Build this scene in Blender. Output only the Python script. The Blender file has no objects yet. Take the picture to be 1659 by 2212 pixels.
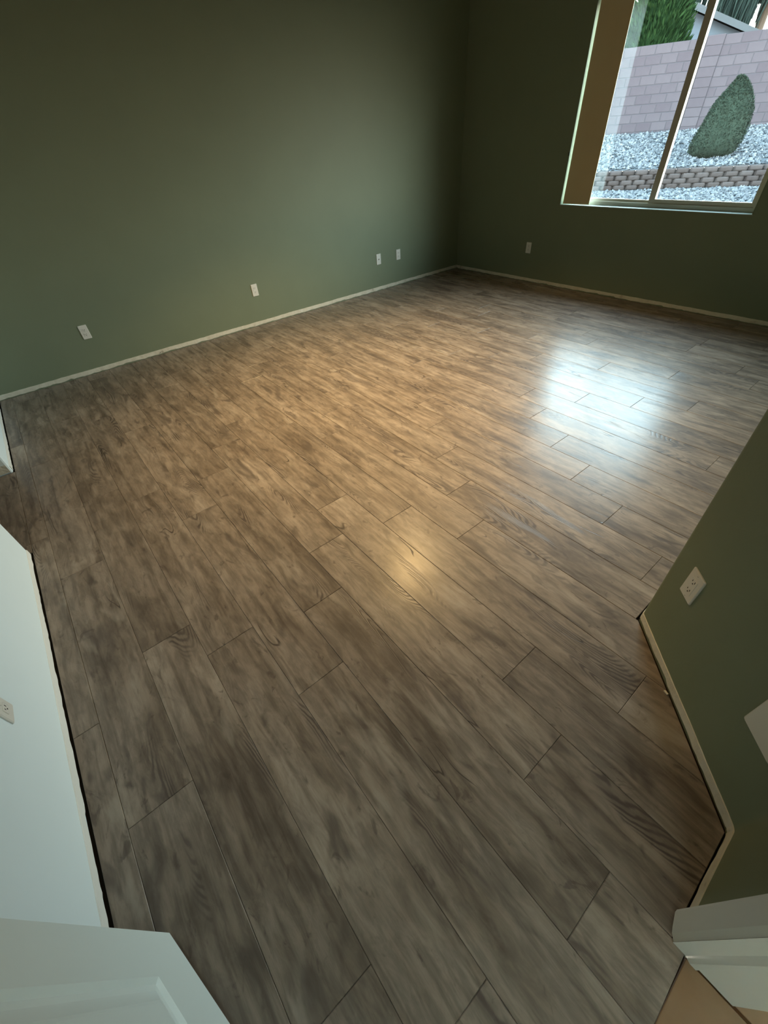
import bpy, bmesh, math, random
from mathutils import Vector, Matrix
import numpy as np

random.seed(7)
rng = np.random.default_rng(11)
S = bpy.context.scene
C = S.collection

# ------------------------------------------------------------------ camera
F_PX, PITCH, ROLL, YAW = 879.92, 0.742235, -0.081333, 0.938825
cam_d = bpy.data.cameras.new('camera')
cam = bpy.data.objects.new('camera', cam_d)
C.objects.link(cam)
cam_d.sensor_fit = 'VERTICAL'
cam_d.sensor_height = 24.0
cam_d.lens = F_PX / 2212.0 * 24.0
cam_d.clip_start = 0.02
cam_d.clip_end = 300
_f = Vector((-math.sin(YAW) * math.cos(PITCH), math.cos(YAW) * math.cos(PITCH), -math.sin(PITCH)))
_r = Vector((math.cos(YAW), math.sin(YAW), 0))
_u = _r.cross(_f)
_c, _s = math.cos(ROLL), math.sin(ROLL)
R_, U_ = _c * _r + _s * _u, -_s * _r + _c * _u
cam.matrix_world = Matrix(((R_.x, U_.x, -_f.x, 0), (R_.y, U_.y, -_f.y, 0), (R_.z, U_.z, -_f.z, 1.5), (0, 0, 0, 1)))
S.camera = cam

# ------------------------------------------------------------------ world: dusk sky, one smooth gradient all round, brightest low down
SKY_STRENGTH = 41.0
world = bpy.data.worlds.new('dusk_sky')
S.world = world
world.use_nodes = True
_nt = world.node_tree
_nt.nodes.clear()
_tc = _nt.nodes.new('ShaderNodeTexCoord')
_sep = _nt.nodes.new('ShaderNodeSeparateXYZ')
_ramp = _nt.nodes.new('ShaderNodeValToRGB')
_bg = _nt.nodes.new('ShaderNodeBackground')
_out = _nt.nodes.new('ShaderNodeOutputWorld')
_nt.links.new(_tc.outputs['Generated'], _sep.inputs[0])
_nt.links.new(_sep.outputs['Z'], _ramp.inputs[0])
_e = _ramp.color_ramp.elements
_e[0].position, _e[0].color = 0.0, (0.52, 0.46, 0.38, 1)
_e[1].position, _e[1].color = 1.0, (0.10, 0.15, 0.20, 1)
for _p, _col in ((0.13, (0.70, 0.72, 0.68, 1)), (0.27, (0.84, 0.98, 1.0, 1)), (0.40, (0.48, 0.69, 0.80, 1)), (0.62, (0.26, 0.39, 0.45, 1)), (0.82, (0.14, 0.21, 0.27, 1))):
    _n = _e.new(_p)
    _n.color = _col
_nt.links.new(_ramp.outputs[0], _bg.inputs[0])
_bg.inputs[1].default_value = SKY_STRENGTH
_nt.links.new(_bg.outputs[0], _out.inputs[0])

# sampling helper at the window opening (a portal gives off no light of its own)
_pl = bpy.data.lights.new('window_portal', 'AREA')
_pl.shape = 'RECTANGLE'
_pl.size, _pl.size_y = 1.87, 1.55
_pl.cycles.is_portal = True
_po = bpy.data.objects.new('window_portal', _pl)
_po.location = (-2.28, 5.34, 1.587)
_po.rotation_euler = (-math.pi / 2, 0, 0)
C.objects.link(_po)

LAMP_POWER = 450.0
LAMP_COLOR = (1.0, 0.66, 0.28)

S.view_settings.view_transform = 'Standard'
S.view_settings.look = 'None'
S.view_settings.gamma = 1.0
S.view_settings.use_curve_mapping = False
S.view_settings.exposure = 0.0
S.cycles.use_denoising = True
S.cycles.max_bounces = 10
S.cycles.diffuse_bounces = 6
S.cycles.glossy_bounces = 4
S.cycles.transparent_max_bounces = 12
S.cycles.sample_clamp_indirect = 6.0
S.cycles.caustics_reflective = False
S.cycles.caustics_refractive = False

# ------------------------------------------------------------------ helpers
def tag(o, label=None, cat=None, group=None, kind=None):
    if label: o['label'] = label
    if cat: o['category'] = cat
    if group: o['group'] = group
    if kind: o['kind'] = kind
    return o

def empty(name, loc=(0, 0, 0), rz=0.0):
    o = bpy.data.objects.new(name, None)
    o.empty_display_size = 0.05
    o.location = loc
    o.rotation_euler = (0, 0, rz)
    C.objects.link(o)
    return o

def mesh_obj(name, verts, faces, mat, parent=None, loc=None, smooth=False):
    me = bpy.data.meshes.new(name)
    me.from_pydata([tuple(v) for v in verts], [], faces)
    bm = bmesh.new(); bm.from_mesh(me)
    bmesh.ops.recalc_face_normals(bm, faces=bm.faces[:])
    bm.to_mesh(me); bm.free()
    if mat: me.materials.append(mat)
    if smooth:
        me.polygons.foreach_set('use_smooth', [True] * len(me.polygons))
    o = bpy.data.objects.new(name, me)
    C.objects.link(o)
    if parent: o.parent = parent
    if loc: o.location = loc
    return o

def bm_obj(name, bm, mat, parent=None, smooth=False):
    bmesh.ops.recalc_face_normals(bm, faces=bm.faces[:])
    me = bpy.data.meshes.new(name)
    bm.to_mesh(me); bm.free()
    if mat: me.materials.append(mat)
    if smooth:
        me.polygons.foreach_set('use_smooth', [True] * len(me.polygons))
    o = bpy.data.objects.new(name, me)
    C.objects.link(o)
    if parent: o.parent = parent
    return o

def add_box(bm, x0, x1, y0, y1, z0, z1, bevel=0.0, M=None):
    r = bmesh.ops.create_cube(bm, size=1.0)
    vs = r['verts']
    for v in vs:
        v.co = Vector(((x0 + x1) / 2 + v.co.x * (x1 - x0), (y0 + y1) / 2 + v.co.y * (y1 - y0), (z0 + z1) / 2 + v.co.z * (z1 - z0)))
    if bevel:
        es = list({e for v in vs for e in v.link_edges})
        rr = bmesh.ops.bevel(bm, geom=es, offset=bevel, segments=2, affect='EDGES', profile=0.5)
        vs = list({v for f in rr['faces'] for v in f.verts} | {v for v in vs if v.is_valid})
    if M is not None:
        for v in vs: v.co = M @ v.co
    return vs

def boxes(name, L, mat, parent=None, bevel=0.0):
    bm = bmesh.new()
    for b in L: add_box(bm, *b, bevel=bevel)
    return bm_obj(name, bm, mat, parent)

def cyl(bm, p0, p1, r0, r1=None, seg=16, cap=True):
    r1 = r0 if r1 is None else r1
    p0, p1 = Vector(p0), Vector(p1)
    d = (p1 - p0).normalized()
    a = d.orthogonal().normalized(); b = d.cross(a)
    ra, rb = [], []
    for i in range(seg):
        t = 2 * math.pi * i / seg
        w = a * math.cos(t) + b * math.sin(t)
        ra.append(bm.verts.new(p0 + w * r0)); rb.append(bm.verts.new(p1 + w * r1))
    for i in range(seg):
        j = (i + 1) % seg
        bm.faces.new((ra[i], ra[j], rb[j], rb[i]))
    if cap:
        bm.faces.new(ra[::-1]); bm.faces.new(rb)

def prism(name, pts, z0, z1, mat, parent=None, lean=None):
    """vertical prism over a plan outline; lean: {index: (dx, dy) per metre of height}"""
    n = len(pts); lean = lean or {}
    V = [(p[0] + lean.get(i, (0, 0))[0] * z0, p[1] + lean.get(i, (0, 0))[1] * z0, z0) for i, p in enumerate(pts)]
    V += [(p[0] + lean.get(i, (0, 0))[0] * z1, p[1] + lean.get(i, (0, 0))[1] * z1, z1) for i, p in enumerate(pts)]
    Fc = [tuple(range(n))[::-1], tuple(range(n, 2 * n))]
    Fc += [(i, (i + 1) % n, n + (i + 1) % n, n + i) for i in range(n)]
    return mesh_obj(name, V, Fc, mat, parent)

# ------------------------------------------------------------------ materials
class NT:
    def __init__(s, name, **kw):
        s.m = bpy.data.materials.new(name); s.m.use_nodes = True
        s.t = s.m.node_tree; s.b = s.t.nodes['Principled BSDF']
        for k, v in kw.items(): s.b.inputs[k].default_value = v
    def n(s, typ, **kw):
        nd = s.t.nodes.new('ShaderNode' + typ)
        for k, v in kw.items(): setattr(nd, k, v)
        return nd
    def l(s, a, b): s.t.links.new(a, b)
    def math(s, op, a, b=None, clamp=False):
        nd = s.n('Math', operation=op, use_clamp=clamp)
        for i, v in enumerate((a, b)):
            if v is None: continue
            if isinstance(v, (int, float)): nd.inputs[i].default_value = v
            else: s.l(v, nd.inputs[i])
        return nd.outputs[0]
    def mapped(s, src, scale, loc=(0, 0, 0)):
        nd = s.n('Mapping'); nd.inputs['Scale'].default_value = scale; nd.inputs['Location'].default_value = loc
        s.l(src, nd.inputs[0]); return nd.outputs[0]
    def noise(s, vec, scale=1.0, detail=3.0, rough=0.55, dist=0.0):
        nd = s.n('TexNoise'); nd.inputs['Scale'].default_value = scale; nd.inputs['Detail'].default_value = detail
        nd.inputs['Roughness'].default_value = rough; nd.inputs['Distortion'].default_value = dist
        s.l(vec, nd.inputs['Vector']); return nd.outputs['Fac']
    def ramp(s, fac, stops):
        nd = s.n('ValToRGB'); e = nd.color_ramp.elements
        e[0].position, e[0].color = stops[0][0], (*stops[0][1], 1)
        e[1].position, e[1].color = stops[-1][0], (*stops[-1][1], 1)
        for p, c in stops[1:-1]:
            x = e.new(p); x.color = (*c, 1)
        s.l(fac, nd.inputs[0]); return nd.outputs[0]
    def rng(s, v, a, b, c=0.0, d=1.0, smooth=True):
        nd = s.n('MapRange'); nd.interpolation_type = 'SMOOTHSTEP' if smooth else 'LINEAR'
        for i, q in enumerate((a, b, c, d)): nd.inputs[i + 1].default_value = q
        s.l(v, nd.inputs[0]); return nd.outputs[0]
    def mix(s, fac, a, b, blend='MIX'):
        nd = s.n('Mix', data_type='RGBA', blend_type=blend)
        for sock, v in ((nd.inputs[0], fac), (nd.inputs[6], a), (nd.inputs[7], b)):
            if isinstance(v, (int, float)): sock.default_value = v
            elif isinstance(v, tuple): sock.default_value = (*v, 1)
            else: s.l(v, sock)
        return nd.outputs[2]
    def bump(s, h, strength=0.3, dist=0.002):
        nd = s.n('Bump'); nd.inputs['Strength'].default_value = strength; nd.inputs['Distance'].default_value = dist
        s.l(h, nd.inputs['Height']); s.l(nd.outputs[0], s.b.inputs['Normal'])
    def obj(s): return s.n('TexCoord').outputs['Object']

def paint(name, col, rough=0.6, spec=0.3, grain=0.0008, var=0.06, scale=160):
    m = NT(name, Roughness=rough); m.b.inputs['Specular IOR Level'].default_value = spec
    v = m.obj()
    c = tuple(x * (1 - var) for x in col)
    m.l(m.mix(m.noise(v, 3.0, 3), c, tuple(min(1, x * (1 + var)) for x in col)), m.b.inputs['Base Color'])
    if grain: m.bump(m.noise(v, scale, 2), 0.35, grain)
    return m.m

GREEN = paint('sage_green_paint', (0.195, 0.224, 0.146), 0.55, 0.25)
WHITE = paint('white_wall_paint', (0.80, 0.89, 0.90), 0.6, 0.25, var=0.02)
DOORW = paint('white_gloss_paint', (0.80, 0.89, 0.87), 0.38, 0.4, grain=0.0, var=0.015)
CEIL = paint('ceiling_white', (0.50, 0.49, 0.46), 0.8, 0.1)
VINYL = paint('window_vinyl', (0.42, 0.375, 0.28), 0.35, 0.4, grain=0.0, var=0.02)
PLATE = paint('ivory_plastic', (0.74, 0.71, 0.64), 0.35, 0.45, grain=0.0, var=0.01)
DARK = paint('dark_slot', (0.015, 0.013, 0.011), 0.6, 0.2, grain=0.0)
METAL = NT('satin_nickel', Metallic=1.0, Roughness=0.3); METAL.b.inputs['Base Color'].default_value = (0.55, 0.53, 0.5, 1); METAL = METAL.m
TRIMW = paint('trim_white', (0.66, 0.66, 0.61), 0.42, 0.35, grain=0.0, var=0.02)
SILL = paint('sill_paint', (0.36, 0.38, 0.34), 0.45, 0.3, grain=0.0, var=0.02)
FABRIC = paint('blind_fabric', (0.58, 0.46, 0.27), 0.8, 0.1, grain=0.0004, scale=500)
SUB = paint('dark_subfloor', (0.020, 0.015, 0.010), 0.9, 0.1, grain=0)
STUCCO = paint('pale_stucco', (0.055, 0.065, 0.078), 0.9, 0.1, grain=0.004, scale=60)

def raw_drywall():
    m = NT('raw_drywall_edge', Roughness=0.85); v = m.obj()
    a = m.noise(v, 14, 4, 0.6)
    c = m.ramp(a, [(0.24, (0.34, 0.29, 0.21)), (0.36, (0.62, 0.57, 0.46)), (0.60, (0.68, 0.64, 0.53)), (0.8, (0.72, 0.69, 0.61))])
    m.l(c, m.b.inputs['Base Color']); m.bump(m.noise(v, 60, 4), 0.8, 0.003)
    return m.m
RAW = raw_drywall()

def plank_material():
    m = NT('grey_brown_oak_laminate')
    m.b.inputs['Specular IOR Level'].default_value = 0.12
    m.b.inputs['Coat Weight'].default_value = 0.65
    m.b.inputs['Coat Roughness'].default_value = 0.62
    m.b.inputs['Coat IOR'].default_value = 1.5
    ob = m.obj()
    rnd = m.n('ObjectInfo').outputs['Random']
    off = m.n('CombineXYZ')
    for i, k in enumerate((37.0, 91.0, 53.0)): m.l(m.math('MULTIPLY', rnd, k), off.inputs[i])
    add = m.n('VectorMath', operation='ADD'); m.l(ob, add.inputs[0]); m.l(off.outputs[0], add.inputs[1])
    p = add.outputs[0]
    # soft blotches along the board
    warp = m.n('VectorMath', operation='MULTIPLY_ADD')
    nz = m.n('TexNoise'); nz.inputs['Scale'].default_value = 3.0; nz.inputs['Detail'].default_value = 2.0
    m.l(p, nz.inputs['Vector'])
    m.l(nz.outputs['Color'], warp.inputs[0]); warp.inputs[1].default_value = (0.10, 0.035, 0.0); m.l(p, warp.inputs[2])
    pw = warp.outputs[0]
    cloud = m.noise(m.mapped(pw, (2.1, 8.0, 1.0)), 1.0, 3, 0.55, 0.3)
    broad = m.noise(m.mapped(p, (0.9, 3.0, 1.0), (5.0, 3.0, 0)), 1.0, 2, 0.5)
    streak = m.noise(m.mapped(pw, (2.0, 42.0, 1.0)), 1.0, 3, 0.6, 0.2)
    fine = m.noise(m.mapped(p, (16.0, 300.0, 1.0)), 1.0, 2, 0.6)
    # cathedral grain: contour lines of a long soft hill
    hill = m.noise(m.mapped(p, (1.5, 8.5, 1.0)), 1.0, 0.6, 0.4, 0.25)
    wob = m.noise(m.mapped(p, (24.0, 50.0, 1.0)), 1.0, 2, 0.5)
    rings = m.math('SINE', m.math('ADD', m.math('MULTIPLY', hill, 230.0), m.math('MULTIPLY', wob, 4.2)))
    rings01 = m.rng(rings, -0.6, 1.0)
    where = m.rng(m.noise(m.mapped(pw, (1.6, 8.0, 1.0), (7.3, 2.2, 0)), 1.0, 2, 0.5, 0.3), 0.56, 0.68)
    ringm = m.math('MULTIPLY', rings01, where)
    # dark smudges round knots
    kn = m.noise(m.mapped(pw, (3.2, 10.5, 1.0), (3.1, 8.7, 0)), 1.0, 3.0, 0.55, 0.6)
    knot = m.rng(kn, 0.565, 0.72)
    kn2 = m.noise(m.mapped(pw, (8.5, 17.0, 1.0), (2.2, 6.1, 0)), 1.0, 4.0, 0.6, 1.2)
    knot2 = m.rng(kn2, 0.60, 0.70)
    mott = m.noise(m.mapped(pw, (9.0, 30.0, 1.0), (4.2, 0.7, 0)), 1.0, 4, 0.65, 0.4)
    pale = m.rng(m.noise(m.mapped(pw, (3.5, 13.0, 1.0), (0.4, 5.5, 0)), 1.0, 3, 0.55, 0.5), 0.56, 0.72)
    # thin cracks
    cr = m.noise(m.mapped(pw, (1.1, 8.0, 1.0), (1.7, 4.4, 0)), 1.0, 2.0, 0.5, 0.3)
    crack = m.math('SUBTRACT', 1.0, m.rng(m.math('ABSOLUTE', m.math('SUBTRACT', cr, 0.5)), 0.0, 0.007))
    crackw = m.rng(m.noise(m.mapped(p, (3.0, 5.0, 1.0), (9.0, 1.0, 0)), 1.0, 2), 0.57, 0.66)
    crack = m.math('MULTIPLY', crack, crackw)
    base = m.ramp(cloud, [(0.27, (0.150, 0.117, 0.090)), (0.42, (0.226, 0.183, 0.144)), (0.55, (0.276, 0.228, 0.183)), (0.74, (0.338, 0.288, 0.240))])
    base = m.mix(m.rng(broad, 0.35, 0.65), base, m.mix(1.0, base, (0.87, 0.865, 0.86), 'MULTIPLY'))
    base = m.mix(m.math('MULTIPLY', m.rng(streak, 0.44, 0.70), 0.85), base, m.mix(1.0, base, (0.62, 0.60, 0.58), 'MULTIPLY'))
    base = m.mix(m.math('MULTIPLY', m.rng(fine, 0.5, 0.78), 0.22), base, (0.13, 0.105, 0.085))
    base = m.mix(m.rng(mott, 0.32, 0.68), m.mix(1.0, base, (0.72, 0.71, 0.70), 'MULTIPLY'), m.mix(1.0, base, (1.14, 1.13, 1.12), 'MULTIPLY'))
    base = m.mix(m.math('MULTIPLY', pale, 0.40), base, (0.400, 0.350, 0.290))
    base = m.mix(m.math('MULTIPLY', knot2, 0.62), base, (0.075, 0.056, 0.044))
    base = m.mix(m.math('MULTIPLY', where, 0.30), base, (0.150, 0.122, 0.100))
    base = m.mix(m.math('MULTIPLY', ringm, 0.85), base, (0.068, 0.052, 0.044))
    base = m.mix(m.math('MULTIPLY', knot, 0.74), base, (0.080, 0.062, 0.050))
    base = m.mix(m.math('MULTIPLY', crack, 0.9), base, (0.040, 0.030, 0.024))
    tone = m.rng(rnd, 0.0, 1.0, 0.96, 1.10, smooth=False)
    hs = m.n('HueSaturation'); m.l(tone, hs.inputs['Value']); m.l(base, hs.inputs['Color'])
    m.l(hs.outputs[0], m.b.inputs['Base Color'])
    ro = m.math('ADD', m.math('MULTIPLY', cloud, 0.08), 0.235)
    m.l(ro, m.b.inputs['Roughness'])
    h = m.math('ADD', m.math('MULTIPLY', ringm, -0.5), m.math('MULTIPLY', fine, -0.22))
    h = m.math('ADD', h, m.math('MULTIPLY', crack, -1.0))
    h = m.math('ADD', h, m.math('MULTIPLY', streak, -0.30))
    m.bump(h, 0.45, 0.0012)
    return m.m
PLANK = plank_material()

def tile_material():
    m = NT('tan_ceramic', Roughness=0.4); v = m.obj()
    c = m.ramp(m.noise(v, 6, 4), [(0.3, (0.20, 0.115, 0.055)), (0.7, (0.28, 0.17, 0.09))])
    m.l(c, m.b.inputs['Base Color']); return m.m
TILE = tile_material()
GROUT = paint('brown_grout', (0.10, 0.05, 0.022), 0.9, 0.1)

def block_material(name, lo, hi, grain):
    m = NT(name, Roughness=0.95); v = m.obj(); m.b.inputs['Specular IOR Level'].default_value = 0.04
    rnd = m.n('ObjectInfo').outputs['Random']
    a = m.math('ADD', m.math('MULTIPLY', m.noise(v, 9, 4), 0.6), m.math('MULTIPLY', rnd, 0.4))
    m.l(m.ramp(a, [(0.25, lo), (0.75, hi)]), m.b.inputs['Base Color'])
    m.bump(m.noise(v, 45, 4), 0.6, grain); return m.m
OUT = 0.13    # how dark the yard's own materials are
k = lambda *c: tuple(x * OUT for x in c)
CMU = block_material('pinkish_block', k(0.29, 0.235, 0.27), k(0.37, 0.31, 0.345), 0.004)
SPLIT = block_material('split_face_block', k(0.22, 0.17, 0.16), k(0.34, 0.28, 0.27), 0.012)
MORTAR = paint('mortar', k(0.26, 0.23, 0.26), 0.9, 0.05)
def gravel_material():
    m = NT('pale_gravel', Roughness=0.95); m.b.inputs['Specular IOR Level'].default_value = 0.04
    g = m.n('NewGeometry').outputs['Random Per Island']
    c = m.ramp(g, [(0.0, k(0.14, 0.16, 0.19)), (0.3, k(0.34, 0.365, 0.40)), (0.7, k(0.55, 0.575, 0.61)), (1.0, k(0.78, 0.80, 0.83))])
    m.l(c, m.b.inputs['Base Color']); return m.m
GRAVEL = gravel_material()
GROUND = paint('gravel_bed_ground', k(0.33, 0.355, 0.39), 0.95, 0.05, grain=0.03, scale=25, var=0.25)
def leaf_material(name, lo, hi):
    m = NT(name, Roughness=0.8); m.b.inputs['Specular IOR Level'].default_value = 0.04
    g = m.n('NewGeometry').outputs['Random Per Island']
    m.l(m.ramp(g, [(0.0, lo), (1.0, hi)]), m.b.inputs['Base Color']); return m.m
LEAF_S = leaf_material('grey_green_shrub_leaf', (0.0088, 0.0142, 0.0098), (0.0185, 0.0265, 0.0190))
LEAF_T = leaf_material('evergreen_leaf', (0.0025, 0.0075, 0.0025), (0.0125, 0.028, 0.009))
LEAF_W = leaf_material('dark_drooping_leaf', (0.004, 0.007, 0.006), (0.013, 0.020, 0.017))
BARK = paint('bark', (0.05, 0.035, 0.025), 0.9, 0.1, grain=0.01, scale=20)
ROOF = paint('grey_roof', k(0.30, 0.32, 0.34), 0.85, 0.1, grain=0.004, scale=40)

def glass_material():
    m = bpy.data.materials.new('window_glass'); m.use_nodes = True
    t = m.node_tree; t.nodes.clear()
    o = t.nodes.new('ShaderNodeOutputMaterial'); mx = t.nodes.new('ShaderNodeMixShader')
    tr = t.nodes.new('ShaderNodeBsdfTransparent'); tr.inputs[0].default_value = (0.93, 0.96, 0.96, 1)
    gl = t.nodes.new('ShaderNodeBsdfGlossy'); gl.inputs['Roughness'].default_value = 0.0
    fr = t.nodes.new('ShaderNodeFresnel')
    geo = t.nodes.new('ShaderNodeNewGeometry'); io = t.nodes.new('ShaderNodeMapRange')
    io.inputs[3].default_value = 1.52; io.inputs[4].default_value = 1 / 1.52      # same reflectance entering and leaving the thin pane
    t.links.new(geo.outputs['Backfacing'], io.inputs[0]); t.links.new(io.outputs[0], fr.inputs[0])
    t.links.new(fr.outputs[0], mx.inputs[0]); t.links.new(tr.outputs[0], mx.inputs[1]); t.links.new(gl.outputs[0], mx.inputs[2])
    t.links.new(mx.outputs[0], o.inputs[0]); return m
GLASS = glass_material()
def emit(name, col, s):
    m = NT(name); m.b.inputs['Emission Color'].default_value = (*col, 1); m.b.inputs['Emission Strength'].default_value = s
    m.b.inputs['Base Color'].default_value = (0.8, 0.8, 0.8, 1); return m.m
BULB = emit('lamp_diffuser', LAMP_COLOR, 6.0)

# ------------------------------------------------------------------ room dimensions (metres)
XL, YW, YC, XR, XE = -4.745, 5.174, -0.605, -0.111, 0.380
H = 2.74
ZB = -0.012
WIN = (-3.218, -1.347, 0.813, 2.36)       # window opening x0, x1, sill, head
OPX = (-3.335, -2.342)                     # opening in the white wall
OPH = 2.06
DY = (-0.285, 0.495)                       # entry doorway
DIAG = 1.210                               # x + y on the diagonal wall

# ------------------------------------------------------------------ walls, ceiling
w = prism('wall_left', [(XL, YC - 0.15), (XL, YW), (XL - 0.15, YW + 0.15), (XL - 0.15, YC - 0.15)], ZB, H, GREEN)
tag(w, 'long sage green wall with four white plates, left of the corner', 'wall', kind='structure')

bm = bmesh.new()
for b in ((XL, WIN[0], YW, YW + 0.15, ZB, H), (WIN[1], XR + 0.15, YW, YW + 0.15, ZB, H),
          (WIN[0], WIN[1], YW, YW + 0.15, ZB, WIN[2]), (WIN[0], WIN[1], YW, YW + 0.15, WIN[3], H)):
    add_box(bm, *b)
w = bm_obj('wall_back', bm, GREEN)
tag(w, 'dark green wall around the window at the far end', 'wall', kind='structure')

bm = bmesh.new()
add_box(bm, XL, OPX[0], YC - 0.118, YC, ZB, H, bevel=0.012)
add_box(bm, OPX[1], XE + 0.126, YC - 0.118, YC, ZB, H, bevel=0.012)
add_box(bm, OPX[0], OPX[1], YC - 0.118, YC, OPH, H)
w = bm_obj('wall_front', bm, WHITE)
tag(w, 'white wall with an open passage, at the left edge of the photo', 'wall', kind='structure')

def arc(c, r, a0, a1, n):
    return [(c[0] + r * math.cos(math.radians(a0 + (a1 - a0) * i / n)), c[1] + r * math.sin(math.radians(a0 + (a1 - a0) * i / n))) for i in range(n + 1)]

# right wall: along x = XR, rounded corner, diagonal, rounded inner corner, then the doorway wall
rb = 0.020
t1 = rb * math.tan(math.radians(22.5))
corner1 = (XR, DIAG - XR)
c1 = (XR + rb, corner1[1] + t1)
bull = arc(c1, rb, 180, 225, 4)
rc = 0.035
t2 = rc * math.tan(math.radians(22.5))
corner2 = (XE, DIAG - XE)
c2_ = (XE - rc, corner2[1] - t2)
cove = arc(c2_, rc, 45, 0, 5)
LEAN = (-0.0215, 0.0236)
plan = [(XR, YW)] + bull + cove + [(XE, DY[1]), (XE + 0.126, DY[1]), (XE + 0.126, corner2[1] + 0.03), (XR + 0.12, corner1[1] + 0.1), (XR + 0.12, YW)]
w = prism('wall_right', plan, ZB, H, GREEN, lean={i: LEAN for i in range(1, 6)})
tag(w, 'green wall with a rounded corner and two white plates, right of the floor', 'wall', kind='structure')
w = boxes('wall_entry', [(XE, XE + 0.126, DY[0] - 0.33, DY[0], ZB, H), (XE, XE + 0.126, DY[0], DY[1], 2.06, H)], GREEN)
tag(w, 'green wall pieces beside and over the entry doorway', 'wall', kind='structure')

o = boxes('ceiling', [(XL - 0.65, XE + 2.2, -2.5, YW + 0.65, H, H + 0.18)], CEIL)
tag(o, 'flat pale ceiling of the room', 'ceiling', kind='structure')

# passage behind the white wall and hall beyond the doorway
o = boxes('wall_passage', [(-4.0, -3.9, -2.3, YC - 0.118, ZB, H), (-1.8, -1.7, -2.3, YC - 0.118, ZB, H), (-4.0, -1.7, -2.4, -2.3, ZB, H)], WHITE)
tag(o, 'white passage walls behind the opening in the white wall', 'wall', kind='structure')
e0 = XE + 0.127
o = prism('wall_hall', [(e0, DY[1] + 0.004), (1.30, 1.29), (2.3, 1.29), (2.3, -1.5), (e0, -1.5), (e0, -1.6), (2.4, -1.6), (2.4, 1.39), (1.26, 1.39), (e0, DY[1] + 0.14)], ZB, H, WHITE)
tag(o, 'white hall wall outside the entry doorway', 'wall', kind='structure')

# ------------------------------------------------------------------ baseboard strips: bare drywall where the baseboard came off
def strip(name, pts, h, jag, mat, label, step=0.022, th=0.0025, seed=1):
    rr = random.Random(seed)
    P = [Vector((a, b, 0)) for a, b in pts]
    S_ = [P[0]]
    for a, b in zip(P, P[1:]):
        n = max(1, int((b - a).length / step))
        S_ += [a.lerp(b, (i + 1) / n) for i in range(n)]
    V, Fc = [], []
    low, top = 0.006, h
    for i, q in enumerate(S_):
        a = S_[max(0, i - 1)]; b = S_[min(len(S_) - 1, i + 1)]
        d = (b - a).normalized(); nrm = Vector((-d.y, d.x, 0))    # to the left of travel = into the room
        low += (0.005 - low) * 0.35 + rr.uniform(-jag, jag)
        if rr.random() < 0.03: low += rr.choice((-1, 1.6)) * jag * 2
        low = min(max(low, 0.0006), h * 0.45)
        top += (h - top) * 0.3 + rr.uniform(-1, 1) * 0.0012
        out = th + rr.uniform(-0.0006, 0.0012)
        V += [q + Vector((0, 0, low)), q + nrm * out + Vector((0, 0, low + 0.0012)), q + nrm * out + Vector((0, 0, top - 0.0015)), q + Vector((0, 0, top))]
    m_ = len(S_)
    for i in range(m_ - 1):
        a, b = i * 4, i * 4 + 4
        for j in range(4):
            Fc.append((a + j, b + j, b + (j + 1) % 4, a + (j + 1) % 4))
    Fc += [(0, 1, 2, 3), tuple((m_ - 1) * 4 + j for j in (3, 2, 1, 0))]
    o = mesh_obj(name, V, Fc, mat)
    return tag(o, label, 'trim', kind='structure')
g = 0.0004
strip('baseboard_left', [(XL + g, YC + 0.01), (XL + g, YW - 0.004)][::-1], 0.043, 0.0028, RAW, 'cream bare drywall strip along the foot of the long green wall', seed=3)
strip('baseboard_back', [(XL + 0.004, YW - g), (XR - 0.004, YW - g)][::-1], 0.040, 0.0022, RAW, 'bare drywall strip along the foot of the window wall', seed=5)
n2 = math.sqrt(0.5) * g
diag_pts = [(XR - g, YW - 0.005), (XR - g, c1[1])] + [(a - n2, b - n2) for a, b in bull] + [(a - n2, b - n2) for a, b in cove] + [(XE - g, DY[1] + 0.066)]
strip('baseboard_right', diag_pts[::-1], 0.043, 0.0026, RAW, 'bare drywall strip around the foot of the diagonal green wall', seed=8)
RAWW = paint('white_raw_edge', (0.80, 0.79, 0.73), 0.8, 0.1, grain=0.003, var=0.08, scale=60)
strip('baseboard_front', [(OPX[1] + 0.012, YC + g), (XE - 0.004, YC + g)], 0.040, 0.0030, RAWW, 'rough white strip along the foot of the white wall by the door', seed=13)
strip('trim_2', [(XL + 0.004, YC + g), (OPX[0] - 0.012, YC + g)], 0.040, 0.0022, RAWW, 'rough white strip at the foot of the short white wall piece', seed=17)
strip('trim_3', [(OPX[0] + g, YC - 0.012), (OPX[0] + g, YC - 0.115)][::-1], 0.062, 0.001, RAW, 'beige bare strip at the foot of the passage jamb', seed=19)

# ------------------------------------------------------------------ floor: laminate planks
floor = empty('floor', (0, 0, 0))
tag(floor, 'grey brown oak laminate plank floor with staggered boards', 'floor', kind='structure')
PW, PY0, PL = 0.2022, 0.0974, 1.275
PHASE = {-3: -0.75, -2: -1.34, -1: -1.145, 0: -0.76, 1: -1.06, 2: -1.34, 3: -1.585, 4: -1.255, 5: -0.915, 6: -1.184, 7: -0.202, 8: -0.495,
         9: -0.80, 10: -1.067, 11: -1.37, 12: -1.61, 13: -1.278, 14: -0.974, 15: -0.688, 16: -1.45, 17: -0.99, 18: -1.795}
for kk in list(range(-12, -3)) + list(range(19, 27)): PHASE.setdefault(kk, random.uniform(-1.2, 0))

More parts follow.
